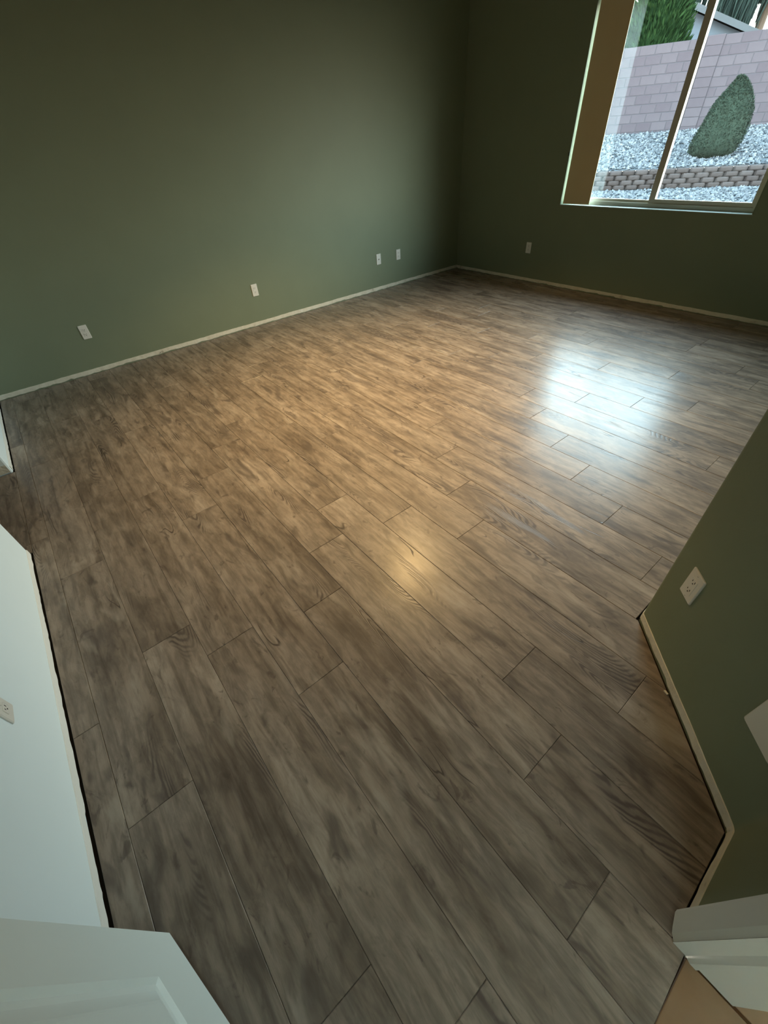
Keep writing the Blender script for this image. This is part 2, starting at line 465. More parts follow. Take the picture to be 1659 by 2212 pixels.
def clip(poly, a, b, c):                     # keep a*x + b*y <= c
    out = []
    for i in range(len(poly)):
        p, q = poly[i], poly[(i + 1) % len(poly)]
        dp, dq = a * p[0] + b * p[1] - c, a * q[0] + b * q[1] - c
        if dp <= 0: out.append(p)
        if dp * dq < 0:
            t = dp / (dp - dq)
            out.append((p[0] + t * (q[0] - p[0]), p[1] + t * (q[1] - p[1])))
    return out
def area(p): return 0.5 * sum(p[i][0] * p[(i + 1) % len(p)][1] - p[(i + 1) % len(p)][0] * p[i][1] for i in range(len(p)))
def inset(poly, d):
    n = len(poly); out = []
    for i in range(n):
        p0, p1, p2 = Vector(poly[i - 1]), Vector(poly[i]), Vector(poly[(i + 1) % n])
        e1, e2 = (p1 - p0).normalized(), (p2 - p1).normalized()
        n1, n2_ = Vector((-e1.y, e1.x)), Vector((-e2.y, e2.x))
        b = (n1 + n2_)
        b = b / max(0.3, (1 + n1.dot(n2_)))
        out.append((p1.x + b.x * d, p1.y + b.y * d))
    return out
plank_cache = {}
def plank(poly, cx, cy):
    P = []
    for q in poly:
        if not P or (abs(q[0] - P[-1][0]) + abs(q[1] - P[-1][1])) > 1e-4: P.append(q)
    if len(P) > 2 and abs(P[0][0] - P[-1][0]) + abs(P[0][1] - P[-1][1]) < 1e-4: P.pop()
    if len(P) < 3: return
    if area(P) < 0: P = P[::-1]
    if area(P) < 0.0009: return
    xs, ys = [p[0] for p in P], [p[1] for p in P]
    if min(max(xs) - min(xs), max(ys) - min(ys)) < 0.007: return
    key = tuple((round(p[0] - cx, 4), round(p[1] - cy, 4)) for p in P)
    me = plank_cache.get(key)
    if me is None:
        L0 = [(p[0] - cx, p[1] - cy) for p in P]
        A = inset(L0, 0.0003); B = inset(L0, 0.0018)
        n = len(P)
        V = [(x, y, -0.008) for x, y in A] + [(x, y, -0.0016) for x, y in A] + [(x, y, 0) for x, y in B]
        Fc = [tuple(range(2 * n, 3 * n))]
        for lv in (0, 1):
            for i in range(n):
                j = (i + 1) % n
                Fc.append((lv * n + i, lv * n + j, (lv + 1) * n + j, (lv + 1) * n + i))
        me = bpy.data.meshes.new('plank')
        me.from_pydata(V, [], Fc); me.materials.append(PLANK)
        plank_cache[key] = me
    o = bpy.data.objects.new('plank', me)
    o.location = (cx, cy, 0); o.parent = floor
    C.objects.link(o)
GAP = 0.010
def lay(k0, k1, xmin, xmax, clips):
    for kk in range(k0, k1):
        y0 = PY0 + PW * kk; ph = PHASE[kk]
        i0 = math.floor((xmin - ph) / PL)
        x = ph + i0 * PL
        while x < xmax:
            poly = [(x, y0), (x + PL, y0), (x + PL, y0 + PW), (x, y0 + PW)]
            for c in clips(kk, y0): 
                if poly: poly = clip(poly, *c)
            if len(poly) >= 3: plank(poly, x + PL / 2, y0 + PW / 2)
            x += PL
def room_clip(kk, y0):
    L = [(-1, 0, -(XL + GAP)), (0, 1, YW - GAP), (0, -1, -(YC + GAP))]
    if kk >= 6: L.append((1, 0, XR - GAP))
    elif kk >= 2: L += [(1, 0, XE - 0.0055), (1, 1, DIAG - 0.008 * 1.414)]
    elif kk >= -1: L.append((1, 0.028, 0.408 + 0.012 + 0.004 * math.sin(kk * 3)))
    else: L.append((1, 0, XE - GAP))
    return L
lay(-4, 26, XL, 0.45, room_clip)
lay(-7, -3, OPX[0], OPX[1], lambda kk, y0: [(-1, 0, -(OPX[0] + GAP)), (1, 0, OPX[1] - GAP), (0, 1, YC + GAP - 0.0002), (0, -1, -(YC - 0.118))])
lay(-12, -3, -3.9, -1.8, lambda kk, y0: [(-1, 0, 3.89), (1, 0, -1.81), (0, 1, YC - 0.1185), (0, -1, 2.29)])
tag(boxes('subfloor', [(XL - 0.05, XE + 0.03, -2.3, YW + 0.1, -0.06, -0.0085)], SUB, floor))

tf = empty('tile_floor', (0.41, 0, 0))
tag(tf, 'tan ceramic tile floor outside the doorway, bottom right corner', 'floor', kind='structure')
tsz = 0.45
for ix, (xa, xb) in enumerate(((0.4115, 0.78), (0.788, 1.23), (1.238, 1.68), (1.688, 2.29))):
    for iy in range(-4, 3):
        ya = 0.499 + tsz * iy; yb = ya + tsz - 0.008
        bm = bmesh.new(); add_box(bm, xa - 0.41, xb - 0.41, max(ya, -1.49), min(yb, 1.28), -0.009, 0.0005, bevel=0.0015)
        bm_obj('tile', bm, TILE, tf)
boxes('grout_bed', [(0.0025, 1.88, -1.49, 1.28, -0.03, -0.0025)], GROUT, tf)

# ------------------------------------------------------------------ window
win = empty('window_1', ((WIN[0] + WIN[1]) / 2, YW, WIN[2]))
tag(win, 'sliding window with pale frame and dark meeting stile, top right', 'window', kind='structure')
def wl(L, dx=0, dy=0, dz=0):
    ox, oy, oz = win.location
    return [(a - ox, b - ox, c - oy, d - oy, e - oz, f - oz) for a, b, c, d, e, f in L]
x0, x1, z0, z1 = WIN
boxes('sill', wl([(x0, x1, YW - 0.002, YW + 0.108, z0, z0 + 0.006)]), SILL, win)
boxes('jamb_lining', wl([(x0, x0 + 0.006, YW - 0.002, YW + 0.108, z0 + 0.006, z1), (x1 - 0.006, x1, YW - 0.002, YW + 0.108, z0 + 0.006, z1), (x0 + 0.006, x1 - 0.006, YW - 0.002, YW + 0.108, z1 - 0.006, z1)]), GREEN, win)
fy0, fy1 = YW + 0.088, YW + 0.15
fw = 0.045
boxes('frame', wl([(x0 + 0.006, x1 - 0.006, fy0, fy1, z0 + 0.006, z0 + 0.040), (x0 + 0.006, x1 - 0.006, fy0, fy1, z1 - 0.05, z1 - 0.006),
                   (x0 + 0.006, x0 + fw, fy0, fy1, z0 + 0.040, z1 - 0.05), (x1 - fw, x1 - 0.006, fy0, fy1, z0 + 0.040, z1 - 0.05)]), VINYL, win)
def sash(name, xa, xb, ya, yb, za, zb, wl_, wr_, wb, label):
    s_ = boxes(name, wl([(xa, xa + wl_, ya, yb, za, zb), (xb - wr_, xb, ya, yb, za, zb), (xa + wl_, xb - wr_, ya, yb, za, za + wb), (xa + wl_, xb - wr_, ya, yb, zb - 0.035, zb)]), VINYL, win)
    s_['label'] = label
    ym = (ya + yb) / 2
    p_ = boxes('pane', wl([(xa + wl_ - 0.004, xb - wr_ + 0.004, ym - 0.002, ym + 0.002, za + wb - 0.004, zb - 0.033)]), GLASS, s_)
    return s_
sash('sash', x0 + fw, -2.243, YW + 0.122, YW + 0.146, z0 + 0.040, z1 - 0.05, 0.03, 0.050, 0.022, 'fixed outer sash on the left')
sash('sash', -2.297, x1 - fw, YW + 0.098, YW + 0.114, z0 + 0.040, z1 - 0.05, 0.056, 0.024, 0.034, 'sliding inner sash on the right')

bl = empty('panel_blind', (-3.035, YW + 0.018, 0.826))
tag(bl, 'brown fabric panel blind hanging at the left edge of the window', 'blind')
bm = bmesh.new(); add_box(bm, -0.157, 0.157, -0.0015, 0.0015, 0.0, 1.475)
bm_obj('fabric_panel', bm, FABRIC, bl)
bm = bmesh.new(); add_box(bm, -0.157, 0.157, 0.0016, 0.0030, 0.0, 1.475)
bm_obj('white_backing', bm, DOORW, bl)['label'] = 'white outer side of the blind'
bm = bmesh.new(); add_box(bm, -0.157, 0.157, -0.004, 0.004, 0.003, 0.018, bevel=0.002)
bm_obj('hem_bar', bm, FABRIC, bl)
bm = bmesh.new(); add_box(bm, -0.175, 1.67, -0.017, 0.025, 1.475, 1.528, bevel=0.004)
bm_obj('head_rail', bm, VINYL, bl)
cl = boxes('cord_cleat', [(-0.006, 0.004, -0.006, 0.0, -0.016, 0.016)], DARK)
cl.location = (WIN[0] + 0.001, YW - 0.0005, 1.252); tag(cl, 'small dark cord cleat on the left window edge', 'cleat')

# ------------------------------------------------------------------ wall plates
def frame_at(name, p, nx, ny, label, cat, group=None):
    """thing whose local +y looks out of the wall along (nx, ny)"""
    o = empty(name, p, math.atan2(-nx, ny))
    return tag(o, label, cat, group)
def plate_mesh(w_, h_, d=0.006):
    bm = bmesh.new()
    A = [(-w_ / 2, -h_ / 2), (w_ / 2, -h_ / 2), (w_ / 2, h_ / 2), (-w_ / 2, h_ / 2)]
    lv = [(0.0, 0.0), (0.0035, 0.0), (d, 0.0030)]
    rings = []
    for y, i in lv:
        ring = []
        for a, b in A:
            sx, sz = (1 if a > 0 else -1), (1 if b > 0 else -1)
            r = 0.004 if abs(w_) < 0.09 else 0.006
            cs = []
            for q in range(4):
                t = math.pi / 2 * q / 3
                cs.append((sx * (w_ / 2 - i - r + r * math.cos(t)), sz * (h_ / 2 - i - r + r * math.sin(t))))
            if sx * sz < 0: cs = cs[::-1]
            ring += [bm.verts.new((x, y + 0.0004, z)) for x, z in cs]
        rings.append(ring)
    n = len(rings[0])
    for u, v in zip(rings, rings[1:]):
        for i in range(n): bm.faces.new((u[i], u[(i + 1) % n], v[(i + 1) % n], v[i]))
    bm.faces.new(rings[-1]); bm.faces.new(rings[0][::-1])
    return bm
def screw(parent, x, z, y):
    bm = bmesh.new(); cyl(bm, (x, y - 0.001, z), (x, y + 0.0008, z), 0.0033, 0.0026, 10)
    o = bm_obj('screw', bm, PLATE, parent)
    boxes('slot', [(x - 0.0022, x + 0.0022, y + 0.0005, y + 0.0010, z - 0.0004, z + 0.0004)], DARK, o)
def outlet(p, nx, ny, label, decora=False, group=None):
    t = frame_at('wall_outlet', p, nx, ny, label, 'outlet', group)
    bm_obj('cover_plate', plate_mesh(0.070, 0.117), PLATE, t)
    if decora:
        bm = bmesh.new(); add_box(bm, -0.0165, 0.0165, 0.005, 0.0078, -0.0335, 0.0335, bevel=0.001)
        f_ = [bm_obj('receptacle', bm, PLATE, t)]
        faces = [(f_[0], 0.019, 0.0078), (f_[0], -0.019, 0.0078)]
        screw(t, 0, 0.048, 0.0062); screw(t, 0, -0.048, 0.0062)
    else:
        faces = []
        for zc in (0.0195, -0.0195):
            bm = bmesh.new()
            add_box(bm, -0.0165, 0.0165, 0.005, 0.0080, zc - 0.0135, zc + 0.0135, bevel=0.0025)
            faces.append((bm_obj('receptacle', bm, PLATE, t), zc, 0.0080))
        screw(t, 0, 0, 0.0062)
    for f_, zc, y in faces:
        boxes('slots', [(-0.0078, -0.0054, y - 0.001, y + 0.0004, zc - 0.001, zc + 0.0075), (0.0054, 0.0078, y - 0.001, y + 0.0004, zc, zc + 0.0065),
                        (-0.0022, 0.0022, y - 0.001, y + 0.0004, zc - 0.0085, zc - 0.0042)], DARK, f_)
    return t
outlet((XL, 0.271, 0.358), 1, 0, 'leftmost of the four white wall plates on the long green wall')
outlet((XL, 1.971, 0.356), 1, 0, 'white outlet on the long green wall, second plate from the left', True)
outlet((XL, 4.044, 0.356), 1, 0, 'white outlet nearest the far corner on the long green wall')
outlet((-3.541, YW, 0.370), 0, -1, 'white outlet on the dark window wall, left below the window')
q2 = math.sqrt(0.5)
outlet((-0.031, DIAG + 0.031, 0.367), -q2, -q2, 'white outlet on the diagonal green wall near its rounded corner', True)
outlet((-1.118, YC, 0.366), 0, 1, 'white outlet on the white wall, cut by the left photo edge')
t = frame_at('coax_plate', (XL, 3.713, 0.357), 1, 0, 'white cable jack plate, third from the left on the long green wall', 'wall plate')
bm_obj('cover_plate', plate_mesh(0.070, 0.117), PLATE, t)
bm = bmesh.new(); cyl(bm, (0, 0.005, 0), (0, 0.0095, 0), 0.0075, 0.0070, 6); cyl(bm, (0, 0.009, 0), (0, 0.017, 0), 0.0046, None, 14)
bm_obj('jack', bm, METAL, t); screw(t, 0, 0.042, 0.0062); screw(t, 0, -0.042, 0.0062)
t = frame_at('blank_plate', (0.278, DIAG - 0.278, 0.352), -q2, -q2, 'wide blank white cover plate on the diagonal wall at the right photo edge', 'wall plate')
bm_obj('cover_plate', plate_mesh(0.115, 0.118), PLATE, t)

# ------------------------------------------------------------------ doorway trim and door leaf
casing = [(XE - 0.001, 0.561), (XE - 0.021, 0.561), (XE - 0.022, 0.553), (XE - 0.014, 0.520), (XE - 0.010, 0.508), (XE - 0.004, 0.500), (XE - 0.001, 0.4955)]
jamb = [(XE - 0.001, 0.4945), (XE + 0.005, 0.4945), (XE + 0.028, 0.4945), (XE + 0.040, 0.4882), (XE + 0.053, 0.4882), (XE + 0.055, 0.4930), (XE + 0.058, 0.4945), (XE + 0.128, 0.4945), (XE + 0.128, 0.4949), (XE - 0.001, 0.4949)]
tr = empty('trim_1', (XE, DY[1], 0))
tag(tr, 'moulded white door casing and jamb, bottom right of the floor', 'door frame', kind='structure')
def rel(pts): return [(a - XE, b - DY[1]) for a, b in pts]
prism('casing', rel(casing), 0.003, 2.12, TRIMW, tr)
prism('jamb', rel(jamb), 0.001, 2.055, TRIMW, tr)
my = (DY[0] + DY[1])
prism('casing', rel([(a, my - b) for a, b in casing]), 0.003, 2.12, TRIMW, tr)
prism('jamb', rel([(a, my - b) for a, b in jamb]), 0.001, 2.055, TRIMW, tr)
boxes('head_casing', [(-0.020, -0.001, DY[0] - DY[1] - 0.066, 0.066, 2.055, 2.12), (-0.001, 0.128, DY[0] - DY[1], 0, 2.052, 2.059)], TRIMW, tr)

a0 = Vector((-0.4413, -0.4772)); dd = Vector((0.96782, 0.25162)); LW, LH, LT = 0.825, 2.03, 0.035
door = empty('door_1', (a0.x, a0.y, 0.012), math.atan2(dd.y, dd.x))
tag(door, 'white panelled door leaf standing open against the white wall', 'door', kind='structure')
def door_mesh():
    bm = bmesh.new()
    st, mid = 0.118, 0.10
    pw = (LW - 2 * st - mid) / 2
    cols = [(st, st + pw), (st + pw + mid, LW - st)]
    rows = [(0.215, 0.80), (0.945, 1.58), (1.69, 1.91)]
    xs = sorted({0, LW, *[v for c in cols for v in c]}); zs = sorted({0, LH, *[v for c in rows for v in c]})
    for y, sgn in ((0.0, 1), (-LT, -1)):
        for i in range(len(xs) - 1):
            for j in range(len(zs) - 1):
                a, b, c, d = xs[i], xs[i + 1], zs[j], zs[j + 1]
                if (a, b) in cols and (c, d) in rows:
                    prev = None
                    for ins, dep in ((0, 0), (0.010, -0.007), (0.020, -0.0085), (0.048, -0.0015), (0.054, -0.001)):
                        r = [bm.verts.new((x, y + sgn * dep, z)) for x, z in ((a + ins, c + ins), (b - ins, c + ins), (b - ins, d - ins), (a + ins, d - ins))]
                        if prev:
                            for q in range(4): bm.faces.new((prev[q], prev[(q + 1) % 4], r[(q + 1) % 4], r[q]))
                        prev = r
                    bm.faces.new(prev)
                else:
                    bm.faces.new([bm.verts.new((x, y, z)) for x, z in ((a, c), (b, c), (b, d), (a, d))])
    for quad in (((0, 0, 0), (0, -LT, 0), (0, -LT, LH), (0, 0, LH)), ((LW, 0, 0), (LW, -LT, 0), (LW, -LT, LH), (LW, 0, LH)),
                 ((0, 0, 0), (LW, 0, 0), (LW, -LT, 0), (0, -LT, 0)), ((0, 0, LH), (LW, 0, LH), (LW, -LT, LH), (0, -LT, LH))):
        bm.faces.new([bm.verts.new(p) for p in quad])
    bmesh.ops.remove_doubles(bm, verts=bm.verts[:], dist=0.0001)
    return bm
bm_obj('leaf', door_mesh(), DOORW, door)
bm = bmesh.new()
for sy in (1, -1):
    yb = 0.0 if sy > 0 else -LT
    cyl(bm, (0.065, yb, 0.95), (0.065, yb + sy * 0.008, 0.95), 0.032, 0.030, 24)
    cyl(bm, (0.065, yb + sy * 0.008, 0.95), (0.065, yb + sy * 0.035, 0.95), 0.011, 0.011, 16)
    cyl(bm, (0.065, yb + sy * 0.035, 0.95), (0.065, yb + sy * 0.048, 0.95), 0.018, 0.027, 24)
    cyl(bm, (0.065, yb + sy * 0.048, 0.95), (0.065, yb + sy * 0.062, 0.95), 0.027, 0.016, 24)
bm_obj('knob', bm, METAL, door)
for hz in (0.2, 1.0, 1.8):
    bm = bmesh.new(); cyl(bm, (LW + 0.006, 0.004, hz - 0.045), (LW + 0.006, 0.004, hz + 0.045), 0.006, None, 12)
    add_box(bm, LW - 0.004, LW + 0.004, -0.03, 0.002, hz - 0.045, hz + 0.045)
    bm_obj('hinge', bm, METAL, door)

# ------------------------------------------------------------------ small debris at the strips
o = boxes('drywall_chip', [(-0.012, 0.004, -0.003, 0.003, 0, 0.005)], RAW)
o.location = (0.088, 1.098, 0.0005); o.rotation_euler = (0, 0.25, 2.6)
tag(o, 'small pale drywall chip lying against the diagonal wall strip', 'debris')
bm = bmesh.new(); cyl(bm, (0, 0, 0), (0.012, 0, 0.006), 0.0016, None, 8); cyl(bm, (0.012, 0, 0.006), (0.016, 0.012, 0.014), 0.0016, None, 8)
o = bm_obj('bent_nail', bm, DARK); o.location = (XL + 0.004, 0.80, 0.012)
tag(o, 'tiny dark bent nail in the strip below the long green wall', 'nail')

# ------------------------------------------------------------------ ceiling light (its highlight shows on the floor)
LX, LY, LZ = -2.37, 2.08, 2.36
cl = empty('ceiling_light', (LX, LY, H))
tag(cl, 'white pendant downlight on a short rod giving the warm light, above the frame', 'lamp')
bm = bmesh.new(); cyl(bm, (0, 0, -0.0005), (0, 0, -0.03), 0.06, 0.045, 24); cyl(bm, (0, 0, -0.03), (0, 0, LZ - H + 0.07), 0.008, None, 12)
bm_obj('rod', bm, METAL, cl)
bm = bmesh.new()
prof = [(0.012, 0.075), (0.050, 0.072), (0.080, 0.050), (0.108, 0.0), (0.104, 0.0), (0.074, 0.046), (0.048, 0.066), (0.010, 0.068)]
rg = []
for r, z in prof:
    rg.append([bm.verts.new((r * math.cos(2 * math.pi * i / 32), r * math.sin(2 * math.pi * i / 32), LZ - H + z)) for i in range(32)])
for u, v in zip(rg, rg[1:]):
    for i in range(32): bm.faces.new((u[i], u[(i + 1) % 32], v[(i + 1) % 32], v[i]))
bm_obj('shade', bm, DOORW, cl, smooth=True)
bm = bmesh.new(); cyl(bm, (0, 0, LZ - H + 0.062), (0, 0, LZ - H + 0.050), 0.040, 0.046, 24); bm_obj('diffuser', bm, BULB, cl)
ld = bpy.data.lights.new('downlight', 'SPOT')
ld.spot_size = math.radians(118); ld.spot_blend = 0.85; ld.shadow_soft_size = 0.07; ld.energy = LAMP_POWER; ld.color = LAMP_COLOR
lo = bpy.data.objects.new('downlight', ld); lo.location = (0, 0, LZ - H - 0.005); lo.parent = cl
C.objects.link(lo)

# ------------------------------------------------------------------ the yard outside (walls run 29 degrees off the house)
TH = math.radians(29)
U3, N3 = Vector((math.cos(TH), math.sin(TH), 0)), Vector((-math.sin(TH), math.cos(TH), 0))
def yd(s, c, z=0.0): return U3 * s + N3 * c + Vector((0, 0, z))
ZG, CR, CW = 0.13, 14.62, 18.82
def slope_z(c): return 0.50 + (c - CR) * (1.115 - 0.50) / (CW - CR)

G = []
gv = [yd(-16, -4, -0.4), yd(18, -4, -0.4)]
V = [yd(-20, CR + 0.1, ZG), yd(20, CR + 0.1, ZG), (14, YW + 0.16, ZG), (-24, YW + 0.16, ZG)]
o = mesh_obj('ground', V + [yd(-20, CR + 0.05, slope_z(CR + 0.05)), yd(20, CR + 0.05, slope_z(CR + 0.05)), yd(20, CW + 0.3, slope_z(CW + 0.3)), yd(-20, CW + 0.3, slope_z(CW + 0.3)),
             yd(-60, CW + 0.2, 0.9), yd(60, CW + 0.2, 0.9), yd(60, 90, 0.9), yd(-60, 90, 0.9)], [(0, 1, 2, 3), (4, 5, 6, 7), (8, 9, 10, 11)], GROUND)
tag(o, 'pale ground under the gravel of the back yard', 'ground', kind='structure')

def stones(name, label, n, s0, s1, c0, c1, zf, r0, r1):
    base = np.array([(1, 0, 0), (-1, 0, 0), (0, 1, 0), (0, -1, 0), (0, 0, 1), (0, 0, -1)], float)
    tri = np.array([(0, 2, 4), (2, 1, 4), (1, 3, 4), (3, 0, 4), (2, 0, 5), (1, 2, 5), (3, 1, 5), (0, 3, 5)])
    s = rng.uniform(s0, s1, n); c = rng.uniform(c0, c1, n)
    r = rng.uniform(r0, r1, n); a = rng.uniform(0, 6.28, n)
    V = base[None] * rng.uniform(0.7, 1.25, (n, 6, 1)) * r[:, None, None]
    V[:, :, 2] *= 0.75
    V += rng.uniform(-0.25, 0.25, (n, 6, 3)) * r[:, None, None]
    ca, sa = np.cos(a)[:, None], np.sin(a)[:, None]
    X = V[:, :, 0] * ca - V[:, :, 1] * sa; Y = V[:, :, 0] * sa + V[:, :, 1] * ca
    P = np.stack([X, Y, V[:, :, 2]], 2)
    P[:, :, 0] += (U3.x * s + N3.x * c)[:, None]; P[:, :, 1] += (U3.y * s + N3.y * c)[:, None]
    P[:, :, 2] += (zf(c) + r * 0.35)[:, None]
    Fc = (tri[None] + (np.arange(n) * 6)[:, None, None]).reshape(-1, 3)
    me = bpy.data.meshes.new(name); me.from_pydata(P.reshape(-1, 3).tolist(), [], Fc.tolist()); me.materials.append(GRAVEL)
    o = bpy.data.objects.new(name, me); C.objects.link(o)
    return tag(o, label, 'gravel', kind='stuff')
stones('gravel', 'pale gravel on the upper slope in front of the block wall', 9500, -2.2, 5.0, CR + 0.12, CW - 0.1, lambda c: slope_z(c), 0.025, 0.055)
stones('gravel', 'pale gravel on the lower level before the low block wall', 6000, -2.5, 5.5, 11.2, CR - 0.25, lambda c: ZG + 0 * c, 0.022, 0.048)

def block_mesh(l, h, d, ch, rough=0.0):
    bm = bmesh.new(); add_box(bm, -l / 2, l / 2, -d / 2, d / 2, 0, h)
    es = [e for e in bm.edges]
    bmesh.ops.bevel(bm, geom=es, offset=ch, segments=1, affect='EDGES')
    me = bpy.data.meshes.new('block'); bm.to_mesh(me); bm.free(); return me

# low retaining wall: split-face blocks with tapered sides
rw = empty('retaining_wall', yd(1.5, CR, ZG - 0.0), TH)
tag(rw, 'low four-course split-face garden wall between the gravel levels', 'wall')
bl_, bh, bd = 0.295, 0.097, 0.20
def taper_block(seed):
    r = random.Random(seed)
    l, h = bl_ - 0.006, bh - 0.002
    V = []
    prof = [(-1.0, 0.055), (-0.72, 0.0 - r.uniform(0, 0.012)), (-0.2, -r.uniform(0.004, 0.02)), (0.25, -r.uniform(0.004, 0.02)), (0.72, 0.0 - r.uniform(0, 0.012)), (1.0, 0.055)]
    n = len(prof)
    rows = [(0.0, 0.010), (0.25, -0.004), (0.75, -0.006), (1.0, 0.014)]
    for z, dz in rows:
        for x, y in prof: V.append((x * l / 2, y + dz + r.uniform(-0.004, 0.004), z * h))
    Fc = []
    for j in range(len(rows) - 1):
        for i in range(n - 1): Fc.append((j * n + i, j * n + i + 1, (j + 1) * n + i + 1, (j + 1) * n + i))
    b0 = len(V); V += [(-l / 2 * 0.8, bd, 0), (l / 2 * 0.8, bd, 0), (l / 2 * 0.8, bd, h), (-l / 2 * 0.8, bd, h)]
    last = (len(rows) - 1) * n
    Fc.append(tuple(range(last, last + n)) + (b0 + 2, b0 + 3))
    Fc.append(tuple(range(n))[::-1] + (b0, b0 + 1))
    Fc.append((b0, b0 + 1, b0 + 2, b0 + 3)[::-1])
    Fc.append((0, last // 3, 2 * last // 3, last, b0 + 3, b0)); Fc.append((n - 1, b0 + 1, b0 + 2, last + n - 1, 2 * last // 3 + n - 1, last // 3 + n - 1))
    o = mesh_obj('block', V, Fc, SPLIT); me = o.data; bpy.data.objects.remove(o); return me
protos = [taper_block(i) for i in range(5)]
for j in range(4):
    for i in range(-12, 14):
        o = bpy.data.objects.new('block', protos[(i * 3 + j * 7) % 5]); o.parent = rw
        o.location = (i * bl_ + (bl_ / 2 if j % 2 else 0), -0.02 + 0.006 * j, j * bh); C.objects.link(o)
boxes('earth_backing', [(-4.0, 4.2, 0.16, 0.24, -0.05, 4 * bh - 0.03)], MORTAR, rw)

# tall block wall with a pilaster
bw = empty('block_wall', yd(1.5, CW, 0.96), TH)
tag(bw, 'tall pinkish concrete block wall behind the gravel slope', 'wall')
me_b = block_mesh(0.392, 0.192, 0.19, 0.010); me_b.materials.append(CMU)
me_p = block_mesh(0.404, 0.192, 0.25, 0.009); me_p.materials.append(CMU)
p0, p1 = 2.04 - 1.5, 2.45 - 1.5
zt = 1.99
me_h = block_mesh(0.192, 0.192, 0.19, 0.010); me_h.materials.append(CMU)
for j in range(10):
    zb = zt - 0.2 * (j + 1)
    for side in (-1, 1):
        start = p0 if side < 0 else p1
        dz = 0.0 if side < 0 else 0.025
        x = start
        if j % 2:
            o = bpy.data.objects.new('block', me_h); o.location = (start + side * 0.1, 0.095, zb + dz); o.parent = bw; C.objects.link(o); x += side * 0.2
        for i in range(11 if side < 0 else 9):
            o = bpy.data.objects.new('block', me_b); o.location = (x + side * 0.2, 0.095, zb + dz); o.parent = bw; C.objects.link(o); x += side * 0.4
    o = bpy.data.objects.new('pilaster_block', me_p); o.location = ((p0 + p1) / 2, 0.10, zb + 0.04); o.parent = bw; C.objects.link(o)
boxes('mortar_joints', [(-4.6, p0, 0.0045, 0.184, -0.02, zt - 0.004), (p1, 4.6, 0.0045, 0.184, -0.02, zt + 0.02), (p0 + 0.004, p1 - 0.004, -0.018, 0.2, -0.02, zt + 0.035)], MORTAR, bw)

# foliage made of small leaf cards over a shaped body
def leaf_cloud(name, pts, nrm, size, mat, parent, aspect=2.2, spread=0.6, up=0.6):
    n = len(pts)
    d = nrm + rng.normal(0, spread, (n, 3)); d[:, 2] += up
    d /= np.linalg.norm(d, axis=1)[:, None]
    a = np.cross(d, rng.normal(0, 1, (n, 3))); a /= np.linalg.norm(a, axis=1)[:, None]
    L = (size * rng.uniform(0.6, 1.3, n))[:, None]; W_ = L / aspect
    V = np.stack([pts - a * W_ * 0.3, pts + d * L * 0.5 + a * W_ * 0.5, pts + d * L, pts + d * L * 0.5 - a * W_ * 0.5], 1).reshape(-1, 3)
    Fc = (np.arange(n)[:, None] * 4 + np.arange(4)[None]).tolist()
    me = bpy.data.meshes.new(name); me.from_pydata(V.tolist(), [], Fc); me.materials.append(mat)
    o = bpy.data.objects.new(name, me); C.objects.link(o); o.parent = parent; o['kind'] = 'stuff'
    return o
def rot_body(prof, n, depth=0.85, jitter=0.10, lumps=0.0):
    """points on a body given as (z, left, right): half widths along the wall either side of the axis"""
    zs = np.array([p[0] for p in prof]); lf = np.array([p[1] for p in prof]); rt = np.array([p[2] for p in prof])
    z = rng.uniform(zs[0], zs[-1], n); th = rng.uniform(0, 2 * np.pi, n)
    l = np.interp(z, zs, lf); r = np.interp(z, zs, rt)
    ctr, rad = (r + l) / 2, (r - l) / 2
    lump = 1 + lumps * (np.sin(th * 3 + z * 4) + np.sin(th * 5 - z * 7 + 1) * 0.7)
    k_ = rng.uniform(1 - jitter, 1.0, n) * lump
    x = ctr + rad * np.cos(th) * k_; y = rad * depth * np.sin(th) * k_
    P = np.stack([x, y, z], 1); N = np.stack([np.cos(th), np.sin(th), 0.25 + 0 * th], 1)
    return P, N
def body_mesh(name, prof, mat, parent, depth=0.85, shrink=0.93):
    V, Fc, n = [], [], 20
    for z, l, r in prof:
        for i in range(n):
            t = 2 * math.pi * i / n
            V.append(((l + r) / 2 + (r - l) / 2 * shrink * math.cos(t), (r - l) / 2 * shrink * depth * math.sin(t), z))
    for j in range(len(prof) - 1):
        for i in range(n): Fc.append((j * n + i, j * n + (i + 1) % n, (j + 1) * n + (i + 1) % n, (j + 1) * n + i))
    Fc += [tuple(range(n))[::-1], tuple((len(prof) - 1) * n + i for i in range(n))]
    return mesh_obj(name, V, Fc, mat, parent, smooth=True)

sh = empty('conical_shrub', yd(2.60, 15.72, slope_z(15.72) - 0.02), TH)
tag(sh, 'clipped grey-green cone shaped shrub on the gravel slope', 'shrub')
sp = [(0.0, -0.40, 0.34), (0.10, -0.53, 0.47), (0.24, -0.545, 0.53), (0.42, -0.50, 0.545), (0.60, -0.44, 0.54), (0.80, -0.38, 0.51), (0.98, -0.31, 0.45), (1.14, -0.19, 0.35), (1.30, -0.07, 0.20), (1.40, -0.01, 0.06)]
body_mesh('branch_mass', sp, LEAF_S, sh)
P, N = rot_body(sp, 9000, jitter=0.10, lumps=0.02)
leaf_cloud('foliage', P, N, 0.045, LEAF_S, sh)
bm = bmesh.new(); cyl(bm, (0, 0, -0.05), (0, 0, 0.4), 0.05, 0.03, 8); bm_obj('trunk', bm, BARK, sh)

